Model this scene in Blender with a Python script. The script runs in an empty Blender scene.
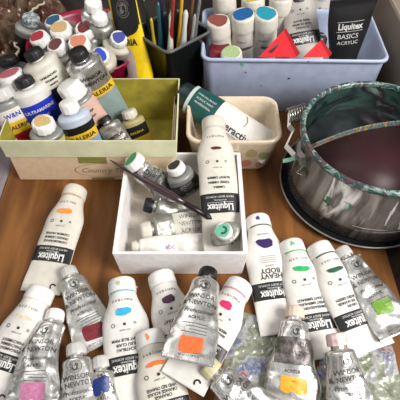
import bpy, bmesh, math, random
from mathutils import Vector, Matrix, noise
random.seed(7)
S = 0.01                       # everything below is in centimetres, scaled to metres at the end
sc = bpy.context.scene
COL = sc.collection
PI = math.pi
# ------------------------------------------------------------------ camera numbers
F = 200/math.tan(math.radians(24)); PT = math.radians(52); D = 48.0
CAM = Vector((0, -D*math.cos(PT), D*math.sin(PT)))
FW = Vector((0, math.cos(PT), -math.sin(PT))); UPV = Vector((0, math.sin(PT), math.cos(PT)))
def U(px, py, z=0.0):          # the point at height z seen at this place of the photograph
    d = Vector(((px-200)/F, 0, 0)) + FW + UPV*(-(py-200)/F)
    return CAM + d*((z-CAM.z)/d.z)
# ------------------------------------------------------------------ materials
def lin(c):
    c = c/255.0
    return c/12.92 if c <= .04045 else ((c+.055)/1.055)**2.4
def rgb(c): return (lin(c[0]), lin(c[1]), lin(c[2]), 1)
_m = {}
def mat(name, c, rough=.45, metal=0., bump=0., bscale=150., var=0., c2=None, spec=None, trans=0., coat=0.):
    if name in _m: return _m[name]
    m = bpy.data.materials.new(name); m.use_nodes = True
    nt = m.node_tree; b = nt.nodes['Principled BSDF']
    b.inputs['Base Color'].default_value = rgb(c)
    b.inputs['Roughness'].default_value = rough; b.inputs['Metallic'].default_value = metal
    if trans: b.inputs['Transmission Weight'].default_value = trans
    if coat: b.inputs['Coat Weight'].default_value = coat; b.inputs['Coat Roughness'].default_value = .1
    if spec is not None: b.inputs['Specular IOR Level'].default_value = spec
    tc = nt.nodes.new('ShaderNodeTexCoord')
    if True:
        n = nt.nodes.new('ShaderNodeTexNoise'); n.inputs['Scale'].default_value = bscale
        n.inputs['Detail'].default_value = 5
        nt.links.new(tc.outputs['Object'], n.inputs['Vector'])
        cr = nt.nodes.new('ShaderNodeValToRGB')
        k = var if var else .05
        cc = c2 if c2 else tuple(v*(1-k) for v in c)
        cr.color_ramp.elements[0].position = .35; cr.color_ramp.elements[0].color = rgb(cc)
        cr.color_ramp.elements[1].position = .65; cr.color_ramp.elements[1].color = rgb(c)
        nt.links.new(n.outputs['Fac'], cr.inputs['Fac']); nt.links.new(cr.outputs['Color'], b.inputs['Base Color'])
        if bump:
            bp = nt.nodes.new('ShaderNodeBump'); bp.inputs['Strength'].default_value = bump
            bp.inputs['Distance'].default_value = .002
            nt.links.new(n.outputs['Fac'], bp.inputs['Height']); nt.links.new(bp.outputs['Normal'], b.inputs['Normal'])
    _m[name] = m
    return m
def splat(name, cols, scale, rough=.4, metal=0., bump=.4, dist=1.5, detail=6, metal_lo=None, stretch=(1,1,1)):
    """many-coloured dried paint: cols = [(position, colour)...] on a distorted noise"""
    m = bpy.data.materials.new(name); m.use_nodes = True
    nt = m.node_tree; b = nt.nodes['Principled BSDF']
    b.inputs['Roughness'].default_value = rough; b.inputs['Metallic'].default_value = metal
    tc = nt.nodes.new('ShaderNodeTexCoord'); mp = nt.nodes.new('ShaderNodeMapping'); mp.inputs['Scale'].default_value = stretch
    nt.links.new(tc.outputs['Object'], mp.inputs['Vector'])
    n = nt.nodes.new('ShaderNodeTexNoise'); n.inputs['Scale'].default_value = scale
    n.inputs['Detail'].default_value = detail; n.inputs['Distortion'].default_value = dist
    nt.links.new(mp.outputs['Vector'], n.inputs['Vector'])
    cr = nt.nodes.new('ShaderNodeValToRGB'); e = cr.color_ramp.elements
    e[0].position = cols[0][0]; e[0].color = rgb(cols[0][1]); e[1].position = cols[-1][0]; e[1].color = rgb(cols[-1][1])
    for p, c in cols[1:-1]:
        x = e.new(p); x.color = rgb(c)
    nt.links.new(n.outputs['Fac'], cr.inputs['Fac']); nt.links.new(cr.outputs['Color'], b.inputs['Base Color'])
    bp = nt.nodes.new('ShaderNodeBump'); bp.inputs['Strength'].default_value = bump; bp.inputs['Distance'].default_value = .002
    nt.links.new(n.outputs['Fac'], bp.inputs['Height']); nt.links.new(bp.outputs['Normal'], b.inputs['Normal'])
    return m
WHITE = mat('white_plastic', (226,222,216), .38, bump=.04)
CAPW = mat('white_cap_plastic', (236,234,230), .35)
CREAM = mat('aged_white_plastic', (214,208,196), .42, bump=.04)
GREYW = mat('grey_white_plastic', (176,170,164), .45)
BLACKP = mat('black_plastic', (22,21,22), .4)
INK = mat('black_ink', (30,29,30), .5)
INKG = mat('grey_ink', (96,94,94), .5)
INKS = mat('worn_ink', (58,56,56), .45, .3)
INKW = mat('white_ink', (225,223,220), .5)
SILVER = mat('aluminium_tube', (222,220,216), .26, .85, bump=.22, bscale=110, var=.1)
SILVERD = mat('dull_aluminium_tube', (176,174,166), .38, .6, bump=.4, bscale=200, var=.2)
SHG = mat('grey_shoulder_plastic', (150,150,146), .4, .3)
def col(c, rough=.4): return mat('paint_%d_%d_%d' % c, c, rough, bump=.15, bscale=500, var=.12)
# ------------------------------------------------------------------ object helpers
def new_mesh(name, vs, fs, m, parent=None, smooth=True, mi=None, mats=None):
    me = bpy.data.meshes.new(name); me.from_pydata([tuple(v) for v in vs], [], fs)
    for x in (mats or [m]): me.materials.append(x)
    if mi:
        for p, i in zip(me.polygons, mi): p.material_index = i
    if smooth:
        for p in me.polygons: p.use_smooth = True
    me.update()
    o = bpy.data.objects.new(name, me); COL.objects.link(o)
    if parent: o.parent = parent
    return o
def tag(o, label=None, cat=None, group=None, kind=None):
    if label: o['label'] = label
    if cat: o['category'] = cat
    if group: o['group'] = group
    if kind: o['kind'] = kind
    return o
def empty(name, loc=(0,0,0), label=None, cat=None, group=None, M=None):
    o = bpy.data.objects.new(name, None); COL.objects.link(o); o.empty_display_size = .01
    if M is not None: o.matrix_world = M
    else: o.location = loc
    return tag(o, label, cat, group)
def fixn(o):
    bm = bmesh.new(); bm.from_mesh(o.data); bmesh.ops.remove_doubles(bm, verts=bm.verts, dist=1e-5)
    bmesh.ops.recalc_face_normals(bm, faces=bm.faces); bm.to_mesh(o.data); bm.free(); return o
def rrect(w, d, r, n=5):       # rounded rectangle outline, centred
    pts = []
    for cx, cy, a0 in ((w/2-r, d/2-r, 0), (-w/2+r, d/2-r, 90), (-w/2+r, -d/2+r, 180), (w/2-r, -d/2+r, 270)):
        for i in range(n+1):
            a = math.radians(a0+90*i/n); pts.append((cx+r*math.cos(a), cy+r*math.sin(a)))
    return pts
def circ(r, n=56): return [(r*math.cos(2*PI*i/n), r*math.sin(2*PI*i/n)) for i in range(n)]
def loft(name, rings, m, parent=None, cap0=True, cap1=True, smooth=True, close=False, mi=None, mats=None):
    """rings: list of (outline points, z)"""
    n = len(rings[0][0]); vs = []; fs = []; idx = []
    for pts, z in rings: vs += [(p[0], p[1], z) for p in pts]
    for k in range(len(rings)-1):
        for i in range(n):
            j = (i+1) % n; fs.append((k*n+i, k*n+j, (k+1)*n+j, (k+1)*n+i)); idx.append(mi[k] if mi else 0)
    if cap0: fs.append(tuple(reversed(range(n)))); idx.append(mi[0] if mi else 0)
    if cap1: fs.append(tuple(range((len(rings)-1)*n, len(rings)*n))); idx.append(mi[-1] if mi else 0)
    o = new_mesh(name, vs, fs, m, parent, smooth, idx, mats)
    return o
def sharp(o, deg=35):
    try:
        o.data.set_sharp_from_angle(angle=math.radians(deg))
    except Exception: pass
    return o
def tubepath(name, pts, r, m, parent=None, n=8, rs=None):
    vs = []; fs = []; P = [Vector(p) for p in pts]; k = len(P)
    prev = None
    for i, p in enumerate(P):
        t = (P[min(i+1,k-1)]-P[max(i-1,0)]).normalized()
        if prev is None:
            a = Vector((0,0,1)) if abs(t.z) < .9 else Vector((1,0,0)); u = t.cross(a).normalized()
        else: u = (prev - t*prev.dot(t)).normalized()
        prev = u; v = t.cross(u); rr = rs[i] if rs else r
        for j in range(n):
            a = 2*PI*j/n; vs.append(p+(u*math.cos(a)+v*math.sin(a))*rr)
    for i in range(k-1):
        for j in range(n):
            q = (j+1) % n; fs.append((i*n+j, i*n+q, (i+1)*n+q, (i+1)*n+j))
    fs.append(tuple(reversed(range(n)))); fs.append(tuple(range((k-1)*n, k*n)))
    return new_mesh(name, vs, fs, m, parent)
# ------------------------------------------------------------------ lettering (mesh outlines of the built-in face)
_t = {}
def text2d(s, size, bold=0., shear=0.):
    k = (s, size, bold, shear)
    if k in _t: return _t[k]
    c = bpy.data.curves.new('lettering_source', 'FONT'); c.body = s; c.size = size; c.align_x = 'CENTER'; c.align_y = 'CENTER'
    c.resolution_u = 2; c.offset = bold; c.shear = shear
    o = bpy.data.objects.new('lettering_source', c); COL.objects.link(o)
    dg = bpy.context.evaluated_depsgraph_get(); dg.update()
    me = bpy.data.meshes.new_from_object(o.evaluated_get(dg))
    r = ([(v.co.x, v.co.y) for v in me.vertices], [tuple(p.vertices) for p in me.polygons])
    bpy.data.objects.remove(o); bpy.data.curves.remove(c); bpy.data.meshes.remove(me)
    _t[k] = r; return r
class Flat:                    # collects flat artwork, laid over a surface by a mapping
    def __init__(s): s.v = []; s.f = []
    def add(s, v, f):
        b = len(s.v); s.v += v; s.f += [tuple(i+b for i in q) for q in f]
    def text(s, st, size, x, y, rot=0., bold=0., sx=1., maxw=None, shear=0.):
        v, f = text2d(st, size, bold, shear)
        if not v: return
        if maxw:
            w = max(p[0] for p in v)-min(p[0] for p in v)
            if w*sx > maxw: sx = maxw/w
        ca, sa = math.cos(rot), math.sin(rot)
        s.add([(x+p[0]*sx*ca-p[1]*sa, y+p[0]*sx*sa+p[1]*ca) for p in v], f)
    def rect(s, x0, x1, y0, y1, nx=10, ny=4):
        v = [(x0+(x1-x0)*i/nx, y0+(y1-y0)*j/ny) for j in range(ny+1) for i in range(nx+1)]
        s.add(v, [(j*(nx+1)+i, j*(nx+1)+i+1, (j+1)*(nx+1)+i+1, (j+1)*(nx+1)+i) for j in range(ny) for i in range(nx)])
    def ring(s, cx, cy, r0, r1, a0=0, a1=360, n=20):
        v = []
        for i in range(n+1):
            a = math.radians(a0+(a1-a0)*i/n)
            v += [(cx+r0*math.cos(a), cy+r0*math.sin(a)), (cx+r1*math.cos(a), cy+r1*math.sin(a))]
        s.add(v, [(2*i, 2*i+1, 2*i+3, 2*i+2) for i in range(n)])
    def blob(s, cx, cy, rx, ry, seed=0, rough=.15, pw=1., n=22):
        rnd = random.Random(seed); ph = [rnd.uniform(0, 6.28) for _ in range(4)]
        v = [(cx, cy)]
        for k in (1, 2, 3):
            for i in range(n):
                a = 2*PI*i/n; q = 1+rough*(.5*math.sin(2*a+ph[0])+.35*math.sin(3*a+ph[1])+.25*math.sin(7*a+ph[2]))
                ca, sa = math.cos(a), math.sin(a)
                ca = math.copysign(abs(ca)**pw, ca); sa = math.copysign(abs(sa)**pw, sa)
                v.append((cx+rx*ca*q*k/3, cy+ry*sa*q*k/3+.12*ry*math.sin(ca*3+ph[3])))
        f = [(0, 1+i, 1+(i+1) % n) for i in range(n)]
        for k in (0, 1):
            for i in range(n):
                j = (i+1) % n; f.append((1+k*n+i, 1+(k+1)*n+i, 1+(k+1)*n+j, 1+k*n+j))
        s.add(v, f)
    def crest(s, cx, cy, r):   # round winged-beast stamp
        s.ring(cx, cy, r*.93, r, 20, 340); s.ring(cx, cy, r*.70, r*.75, 200, 520)
        s.ring(cx+.1*r, cy+.1*r, .28*r, .45*r, 0, 260, 12); s.ring(cx-.2*r, cy-.2*r, .12*r, .3*r, 90, 380, 12)
        for k in range(7):
            a = math.radians(-30+k*28); s.ring(cx+.5*r*math.cos(a), cy+.5*r*math.sin(a), .05*r, .13*r, 0, 270, 6)
    def make(s, name, m, fn, parent):
        return new_mesh(name, [fn(x, y) for x, y in s.v], s.f, m, parent, smooth=True)
# ------------------------------------------------------------------ paint tubes
CAPDB = []
def frame(A, B, up):
    Y = (B-A).normalized(); Z = (up-Y*up.dot(Y)).normalized(); X = Y.cross(Z)
    M = Matrix((X, Y, Z)).transposed().to_4x4(); M.translation = A
    return M
def sm(a, b, x):
    t = max(0, min(1, (x-a)/(b-a))); return t*t*(3-2*t)
class Tube:
    """A = centre of the cap's top, B = the crimped end. Local +Y runs cap to crimp, +Z is the printed face."""
    def __init__(s, name, label, cat, A, B, up=None, w0=1.2, w1=1.9, t0=1.15, cap_r=1.24, cap_h=1.3, neck=0., grow=2.9,
                 body=None, cap=None, crumple=0., cf=.45, seed=0, bend=0., kink=None, ridges=0, crimp=.7, group=None, sag=0., roll=0., dome=.0):
        A = Vector(A); B = Vector(B); s.L = (B-A).length
        up = up or Vector((0,0,1))
        M = frame(A, B, Vector(up))
        if roll: M = M @ Matrix.Rotation(roll, 4, 'Y')
        s.w0, s.w1, s.t0, s.cap_h, s.cap_r, s.neck, s.grow = w0, w1, t0, cap_h, cap_r, neck, grow
        s.cr, s.cf, s.seed, s.bend, s.kink, s.y0, s.sag = crumple, cf, seed*7.3, bend, kink, cap_h+neck, sag
        s.cp = crimp
        s.root = empty(name, M=M, label=label, cat=cat, group=group)
        # body
        NY, NA = 46, 32; vs = []; fs = []
        ys = [s.y0+(s.L-s.y0)*(i/NY)**1.0 for i in range(NY+1)]
        for y in ys:
            w, t = s.wt(y)
            for j in range(NA):
                a = 2*PI*j/NA; vs.append(s.warp(w*math.cos(a), y, t*math.sin(a)))
        for i in range(NY):
            for j in range(NA):
                q = (j+1) % NA; fs.append((i*NA+j, (i+1)*NA+j, (i+1)*NA+q, i*NA+q))
        fs.append(tuple(range(NA))); fs.append(tuple(reversed(range(NY*NA, NY*NA+NA))))
        s.body = new_mesh('tube_body', vs, fs, body or WHITE, s.root)
        # cap: lathe with soft edges, ribs when asked
        r, h = cap_r, cap_h
        prof = [(0, .0), (r*.78, .0), (r*.88, .04), (r*.945, .13), (r*.975, .3), (r*1.0, h*.7), (r*1.0, h-.08), (r*.97, h), (r*.55, h+.01)]
        if dome: prof = [(0, .0), (r*.5, .02), (r*.8, .1), (r*.95, .28), (r, .5*h), (r, h-.05), (r*.95, h), (r*.5, h+.01)]
        n = 36; vs = []; fs = []
        for (pr, py) in prof:
            for j in range(n):
                a = 2*PI*j/n; rr = pr*(1+(.035*(1 if (j % 3) else -1) if (ridges and pr > .9*r) else 0))
                vs.append((rr*math.cos(a), py, rr*math.sin(a)))
        for i in range(len(prof)-1):
            for j in range(n):
                q = (j+1) % n; fs.append((i*n+j, (i+1)*n+j, (i+1)*n+q, i*n+q))
        fs.append(tuple(reversed(range((len(prof)-1)*n, len(prof)*n))))
        s.cap = sharp(fixn(new_mesh('cap', vs, fs, cap or CAPW, s.root)), 50)
        if neck:
            rn = cap_r*.72; vs = []; fs = []; k = 8
            for i in range(k+1):
                yy = h-.05+(neck+.12)*i/k; rr = rn*(1+.06*(i % 2))
                for j in range(20): vs.append((rr*math.cos(2*PI*j/20), yy, rr*math.sin(2*PI*j/20)))
            for i in range(k):
                for j in range(20):
                    q = (j+1) % 20; fs.append((i*20+j, (i+1)*20+j, (i+1)*20+q, i*20+q))
            new_mesh('neck', vs, fs, body or WHITE, s.root)
    def wt(s, y):
        u = (y-s.y0)/max(.01, s.L-s.y0); g = sm(0, 1, (y-s.y0)/s.grow)
        w = s.w0+(s.w1-s.w0)*g
        if s.neck: 
            k = min(1, (y-s.y0)/.35); w = w*(.55+.45*math.sqrt(max(0, 1-(1-k)**2)))
        ue = max(0, 1-(y-s.y0)/max(.1, s.L-s.cp-s.y0))
        t = max(.06, s.t0*(ue**.75))
        if s.neck:
            t *= (.55+.45*math.sqrt(max(0, 1-(1-k)**2)))
        return w, t
    def warp(s, x, y, z):
        p = Vector((x, y, z)); u = (y-s.y0)/max(.01, s.L-s.y0)
        if s.cr:
            e = min(1, max(0, (y-s.y0)/.8))
            q = Vector((x*s.cf+s.seed, y*s.cf*.8, z*s.cf*.5))
            n1 = noise.noise(q*1.6); n2 = noise.noise(q*3.3+Vector((9,3,1)))
            rid = (.5-abs(noise.noise(q*2.3+Vector((5,5,5))))*2)
            k = (1 if z >= 0 else .35)
            n3 = .5-2*abs(noise.noise(q*5.5+Vector((2,8,5))))
            p.z += s.cr*e*k*(.9*n1+.25*n2+.4*rid+.1*n3)
            p.x += s.cr*e*.9*noise.noise(Vector((y*.5+s.seed, 4, 2)))
        if s.bend: p.x += s.bend*math.sin(PI*max(0, u))
        if s.kink: p.x += s.kink*max(0, u-.45)*2
        if s.sag: p.z += s.sag*math.sin(PI*max(0, min(1, u)))
        return p
    def top(s, e=.03):         # artwork laid on the printed face
        def fn(x, y):
            w, t = s.wt(y); q = max(-.985, min(.985, x/w)); z = t*math.sqrt(1-q*q)
            p = s.warp(q*w, y, z); return p+Vector((q*.6*e, 0, e))
        return fn
    def captop(s, e=.015):
        def fn(x, y):
            q = max(-.98, min(.98, x/s.cap_r)); return Vector((x, y, s.cap_r*math.sqrt(1-q*q)+e))
        return fn
    def wrap(s, name, y0, y1, m, e=.02, parent=None):   # a printed band right round the tube
        vs = []; fs = []; ny = max(3, int((y1-y0)*3)); NA = 40
        for i in range(ny+1):
            y = y0+(y1-y0)*i/ny; w, t = s.wt(y)
            for j in range(NA):
                a = 2*PI*j/NA; vs.append(s.warp((w+e)*math.cos(a), y, (t+e)*math.sin(a)))
        for i in range(ny):
            for j in range(NA):
                q = (j+1) % NA; fs.append((i*NA+j, (i+1)*NA+j, (i+1)*NA+q, i*NA+q))
        return new_mesh(name, vs, fs, m, parent or s.root)
    def art(s, name, m, build, e=.03, parent=None, cap=False):
        f = Flat(); build(f); return f.make(name, m, s.captop(e) if cap else s.top(e), parent or s.root)
    def topdot(s, c, k=.78, seed=1, name='paint_dab'):
        f = Flat(); f.blob(0, 0, s.cap_r*k, s.cap_r*k, seed, .1)
        return f.make(name, col(c), lambda x, y: Vector((x, -.02, y)), s.root)

def liquitex(label, A, B, sw, names, cap_mark=None, series='PYBLOMA', body=None, cap=None, zo=0., seed=1, swk=(1.05,.42), swx=0., fs_=1., tail_hook=True, heavy=False, smear=None, bs=0., **kw):
    L = (Vector(B)-Vector(A)).length; k = L/14.5
    t = Tube('paint_tube', label, 'paint tube', A, B, seed=seed, body=body, cap=cap, crumple=kw.pop('crumple', .05), **kw)
    def Y(v): return 1.5+(v-1.5)*(L-1.5)/(14.5-1.5)
    R = 0
    def printed(f):
        n = len(series)
        for i, ch in enumerate(series):
            a = (i-(n-1)/2)/max(1, n)*2.2; f.text(ch, .3, -a*.82, Y(2.6)-.10*(1-abs(a)/1.4), rot=PI)
        f.ring(-(-.95), Y(5.3), .12, .17, n=14); f.rect(-.11, .11, Y(5.3)-.11, Y(5.3)+.11, 2, 2); f.text('III', .32, -.85, Y(5.3), rot=PI)
        f.text('SERIES 2 A/P', .17, 0, Y(5.95), rot=PI)
        for i, nm in enumerate(names): f.text(nm, .33, 0, Y(7.0+bs*.9)+.5*i*k, rot=R, bold=.008, maxw=2.3)
        if heavy:
            pass
    if heavy:
        def printed(f):
            f.text('PERMANENT', .2, 0, Y(2.7), rot=PI)
            for i in range(4): f.rect(-.75, .75, Y(5.5)+.2*i, Y(5.5)+.2*i+.03, 6, 1)
            f.text('ACRYLIC', .22, 0, Y(6.7), rot=R); f.text('BODY', .66, 0, Y(7.3), rot=R, bold=.012, maxw=2.0); f.text('HEAVY', .66, 0, Y(7.95), rot=R, bold=.012, maxw=2.3)
    t.art('printed_text', INK, printed, .035)
    t.art('color_swatch', col(sw), lambda f: f.blob(swx, Y(3.85), swk[0]*.68, swk[1]*.72, seed+3, .18, .75), .045)
    b0, b1 = (8.65+bs, 10.65+bs)
    bd = t.art('label_band', BLACKP, lambda f: f.rect(-t.w1*.98, t.w1*.98, Y(b0), Y(b1), 24, 8), .03)
    def brand(f):
        f.text('HEAVY BODY ACRYLIC', .26, 0, Y(b0+.36), rot=R, maxw=2.7)
        f.rect(-1.25, 1.25, Y(b0+.92), Y(b0+.92)+.03, 12, 1)
        f.text('Liquitex', .95, 0, Y(b0+1.4), rot=R, bold=.025, maxw=2.5)
        f.text('PROFESSIONAL', .18, 0, Y(b0+.70), rot=R)
    t.art('lettering', INKW, brand, .045, parent=bd)
    if tail_hook: t.art('recycling_mark', INK, lambda f: (f.ring(-1.0, Y(13.6), .16, .3, 200, 420, 10)), .035)
    if cap_mark: t.art('paint_mark', col(cap_mark), lambda f: f.blob(.2, .7, .16, .26, seed, .4), .02, cap=True)
    if smear: t.art('paint_smear', col(smear), lambda f: f.rect(-1.05, 1.0, 1.36, 1.47, 14, 1), .03)
    return t
def winsor(label, A, B, sw=None, cap=None, seed=1, crumple=.16, body=None, txt=True, word='ACRYLIC', w1=2.0, swfrac=.8, dark=False, **kw):
    d = dict(w0=1.2, w1=w1, t0=1.05, cap_r=.8, cap_h=.95, neck=.25, grow=6.0, ridges=1)
    d.update(kw)
    t = Tube('paint_tube', label, 'paint tube', A, B, seed=seed, body=body or SILVER, cap=cap, crumple=crumple, cf=.55, **d)
    L = t.L; y0 = t.y0
    def Y(u): return y0+(L-y0)*u
    if txt:
        def pr(f):
            f.crest(0, Y(.14), .5 if w1 > 1.5 else .35)
            f.text('WINSOR', .54, 0, Y(.27), rot=PI, maxw=w1*1.15); f.text('& NEWTON', .52, 0, Y(.355), rot=PI, maxw=w1*1.35)
            f.text('Professional', .48, 0, Y(.45), rot=PI, shear=.3, maxw=w1*1.35); f.text(word, .34, 0, Y(.53), rot=PI, bold=.005, maxw=w1*.9)
            for i in range(4): f.rect(-w1*.5, w1*.5-(i % 3)*.3, Y(.59)+.24*i, Y(.59)+.24*i+.035, 8, 1)
            f.text('60 ml e 2 US fl oz', .22, 0, Y(.93), rot=PI)
        t.art('printed_text', INKS, pr, .035)
        if dark: t.art('dark_print_panel', mat('dark_print', (84,76,76), .4, .4, bump=.3, bscale=260, var=.4, c2=(128,122,118)), lambda f: f.rect(-w1*.68, w1*.66, Y(.2), Y(.46), 16, 8), .03)
    if sw: t.art('color_swatch', col(sw), lambda f: f.blob(0, Y(swfrac), w1*.46, .62, seed, .03, .35), .045)
    return t
BR = 1.25
def lieL(pa, pb, za=BR+.03, zb=.3): return U(pa[0], pa[1]+2, za), U(pb[0], pb[1], zb)

# ================================================================== THE SETTING
def slab(name, x0, x1, y0, y1, z0, z1, m, label=None, cat=None, kind=None, r=.1):
    pts = [(x+(x0+x1)/2, y+(y0+y1)/2) for x, y in rrect(x1-x0, y1-y0, .3, 3)]
    ins = [(x+(x0+x1)/2, y+(y0+y1)/2) for x, y in rrect(x1-x0-2*r, y1-y0-2*r, .25, 3)]
    o = sharp(loft(name, [(pts, z0), (pts, z1-r), (ins, z1)], m), 40)
    return tag(o, label, cat, None, kind)
# wooden board: brown ply with streaked grain and paint specks
def wood():
    m = bpy.data.materials.new('worn_plywood'); m.use_nodes = True; nt = m.node_tree; b = nt.nodes['Principled BSDF']
    N = nt.nodes.new; Lk = nt.links.new
    tc = N('ShaderNodeTexCoord'); mp = N('ShaderNodeMapping'); mp.inputs['Scale'].default_value = (1, .12, 1); mp.inputs['Rotation'].default_value = (0, 0, .9)
    Lk(tc.outputs['Object'], mp.inputs['Vector'])
    n = N('ShaderNodeTexNoise'); n.inputs['Scale'].default_value = 60; n.inputs['Detail'].default_value = 8; n.inputs['Distortion'].default_value = .6
    Lk(mp.outputs['Vector'], n.inputs['Vector'])
    cr = N('ShaderNodeValToRGB'); e = cr.color_ramp.elements
    e[0].position = .3; e[0].color = rgb((96,58,24)); e[1].position = .72; e[1].color = rgb((148,98,50)); x = e.new(.5); x.color = rgb((122,78,38))
    Lk(n.outputs['Fac'], cr.inputs['Fac'])
    n2 = N('ShaderNodeTexNoise'); n2.inputs['Scale'].default_value = 9; n2.inputs['Detail'].default_value = 4
    Lk(tc.outputs['Object'], n2.inputs['Vector'])
    mx = N('ShaderNodeMix'); mx.data_type = 'RGBA'; mx.blend_type = 'MULTIPLY'; mx.inputs[0].default_value = .55
    c2 = N('ShaderNodeValToRGB'); c2.color_ramp.elements[0].position = .35; c2.color_ramp.elements[0].color = (.62,.58,.55,1); c2.color_ramp.elements[1].position = .6; c2.color_ramp.elements[1].color = (1,1,1,1)
    Lk(n2.outputs['Fac'], c2.inputs['Fac']); Lk(cr.outputs['Color'], mx.inputs[6]); Lk(c2.outputs['Color'], mx.inputs[7])
    n3 = N('ShaderNodeTexNoise'); n3.inputs['Scale'].default_value = 55; n3.inputs['Detail'].default_value = 2
    Lk(tc.outputs['Object'], n3.inputs['Vector'])
    c3 = N('ShaderNodeValToRGB'); c3.color_ramp.elements[0].position = .735; c3.color_ramp.elements[0].color = (0,0,0,1); c3.color_ramp.elements[1].position = .75; c3.color_ramp.elements[1].color = (1,1,1,1)
    Lk(n3.outputs['Fac'], c3.inputs['Fac'])
    m2 = N('ShaderNodeMix'); m2.data_type = 'RGBA'; m2.inputs[7].default_value = rgb((196,190,168))
    Lk(c3.outputs['Color'], m2.inputs[0]); Lk(mx.outputs[2], m2.inputs[6]); Lk(m2.outputs[2], b.inputs['Base Color'])
    bp = N('ShaderNodeBump'); bp.inputs['Strength'].default_value = .15; bp.inputs['Distance'].default_value = .001
    Lk(n.outputs['Fac'], bp.inputs['Height']); Lk(bp.outputs['Normal'], b.inputs['Normal'])
    b.inputs['Roughness'].default_value = .6; b.inputs['Specular IOR Level'].default_value = .25
    return m
FLOORZ = -72
tag(loft('floor', [(rrect(500, 500, 5, 2), FLOORZ-3), (rrect(500, 500, 5, 2), FLOORZ)], mat('dark_floorboards', (60,46,40), .6, bump=.2, bscale=20, var=.3)), kind='structure')
wl = loft('wall_back', [(rrect(500, 6, 1, 2), FLOORZ), (rrect(500, 6, 1, 2), 120)], mat('dim_wall', (120,110,100), .8)); wl.location = (0, 80, 0); tag(wl, kind='structure')
tt = empty('table', (0, 0, -.6), 'dark brown table carrying the plywood board and all the paint supplies', 'table')
o = sharp(loft('tabletop', [([(p[0], p[1]+16) for p in rrect(62, 92, 2)], -2.4), ([(p[0], p[1]+16) for p in rrect(62, 92, 2)], -.15), ([(p[0], p[1]+16) for p in rrect(61.6, 91.6, 2)], 0)], mat('dark_table', (52,36,29), .4, bump=.15, bscale=60, var=.35), tt), 40)
for lx, ly in ((-27,-26), (27,-26), (-27,58), (27,58)):
    loft('leg', [([(p[0]+lx, p[1]+ly) for p in rrect(3.2, 3.2, .3)], FLOORZ+.6), ([(p[0]+lx, p[1]+ly) for p in rrect(4.5, 4.5, .3)], -2.4)], mat('dark_table', (52,36,29)), tt)
slab('wooden_board', -21.4, 18.3, -29, 40, -.55, 0, wood(), 'brown plywood board with worn grain and small paint specks under the tubes', 'board', r=.08)
# folded lilac-grey cloth at the left edge
vs = []; fs = []; NX, NY = 16, 44
for j in range(NY+1):
    for i in range(NX+1):
        x = -30+8.5*i/NX; y = -20+34*j/NY
        z = -.12+.28*noise.noise(Vector((x*.25, y*.2, 3)))+.1*noise.noise(Vector((x*.8, y*.6, 1)))
        x += .25*noise.noise(Vector((0, y*.3, 9)))*(i/NX)
        vs.append((x, y, z))
for j in range(NY):
    for i in range(NX): a = j*(NX+1)+i; fs.append((a, a+1, a+NX+2, a+NX+1))
o = new_mesh('cloth', vs, fs, mat('lilac_cloth', (136,124,128), .9, bump=.3, bscale=700)); md = o.modifiers.new('s', 'SOLIDIFY'); md.thickness = .003; md.offset = -1
tag(o, 'lilac grey cloth lying beside the left edge of the board', 'cloth')

# ================================================================== BOXES AND VESSELS
def off(pts, x, y): return [(p[0]+x, p[1]+y) for p in pts]
CARD_OUT = mat('cream_green_card', (222,220,184), .75, bump=.06, bscale=40, var=.08)
LIME = mat('lime_card', (172,158,54), .7, bump=.08, bscale=60, var=.18)
PINKC = mat('pinkish_cream_card', (226,198,164), .7)
bx = empty('shallow_carton', (-11.4, 7.9, 0), 'pinkish cream cardboard lid with olive ribbon print under the lime lined box', 'box lid')
w, d = 17.0, 10.2
sharp(loft('card_wall', [(rrect(w-.3, d-.3, .12), 0), (rrect(w, d, .12), .1), (rrect(w, d, .12), 3.75), (rrect(w-.3, d-.3, .12), 3.75), (rrect(w-.3, d-.3, .12), .2)], PINKC, bx), 30)
fy = -d/2-.02
def front(x, z): return Vector((x, fy, z))
for q_ in ((-1.4, 1.6, 2.75, 3.72), (-.5, 2.0, .05, .45)):
    f = Flat(); f.rect(*q_, 2, 2); f.make('ribbon_print', mat('olive_print', (134,134,62), .6), front, bx)
f = Flat()
for i in range(40):
    a0 = 2*PI*i/40; a1 = 2*PI*(i+1)/40; q = []
    for a in (a0, a1):
        for r in (1.0, .965): q.append((1.3+3.4*r*math.cos(a), 1.65+1.1*r*math.sin(a)))
    f.add(q, [(0, 1, 3, 2)])
f.make('oval_print', mat('brown_print', (150,132,112), .6), lambda x, z: Vector((x, fy-.015, z)), bx); f = Flat()
f.text('Country Time', 1.05, 1.3, 1.6, shear=.35, maxw=5.4)
f.make('printed_text', mat('brown_print', (150,132,112), .6), lambda x, z: Vector((x, fy-.015, z)), bx)
bi = empty('cardboard_box', (-11.3, 7.75, 3.78), 'open cream box with lime green lining, holding tubes at the left', 'box')
w, d = 18.0, 10.1
sharp(loft('card_wall', [(rrect(w-1.6, d-.9, .12), -3.5), (rrect(w-1.1, d-.55, .12), -.02), (rrect(w-.25, d, .12), .0), (rrect(w, d, .12), 2.3), (rrect(w-.28, d-.28, .1), 2.3)], CARD_OUT, bi, cap1=False), 30)
sharp(loft('lining', [(rrect(w-.27, d-.27, .1), 2.28), (rrect(w-1.9, d-1.2, .1), -3.35)], LIME, bi, cap0=False), 30)
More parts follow.
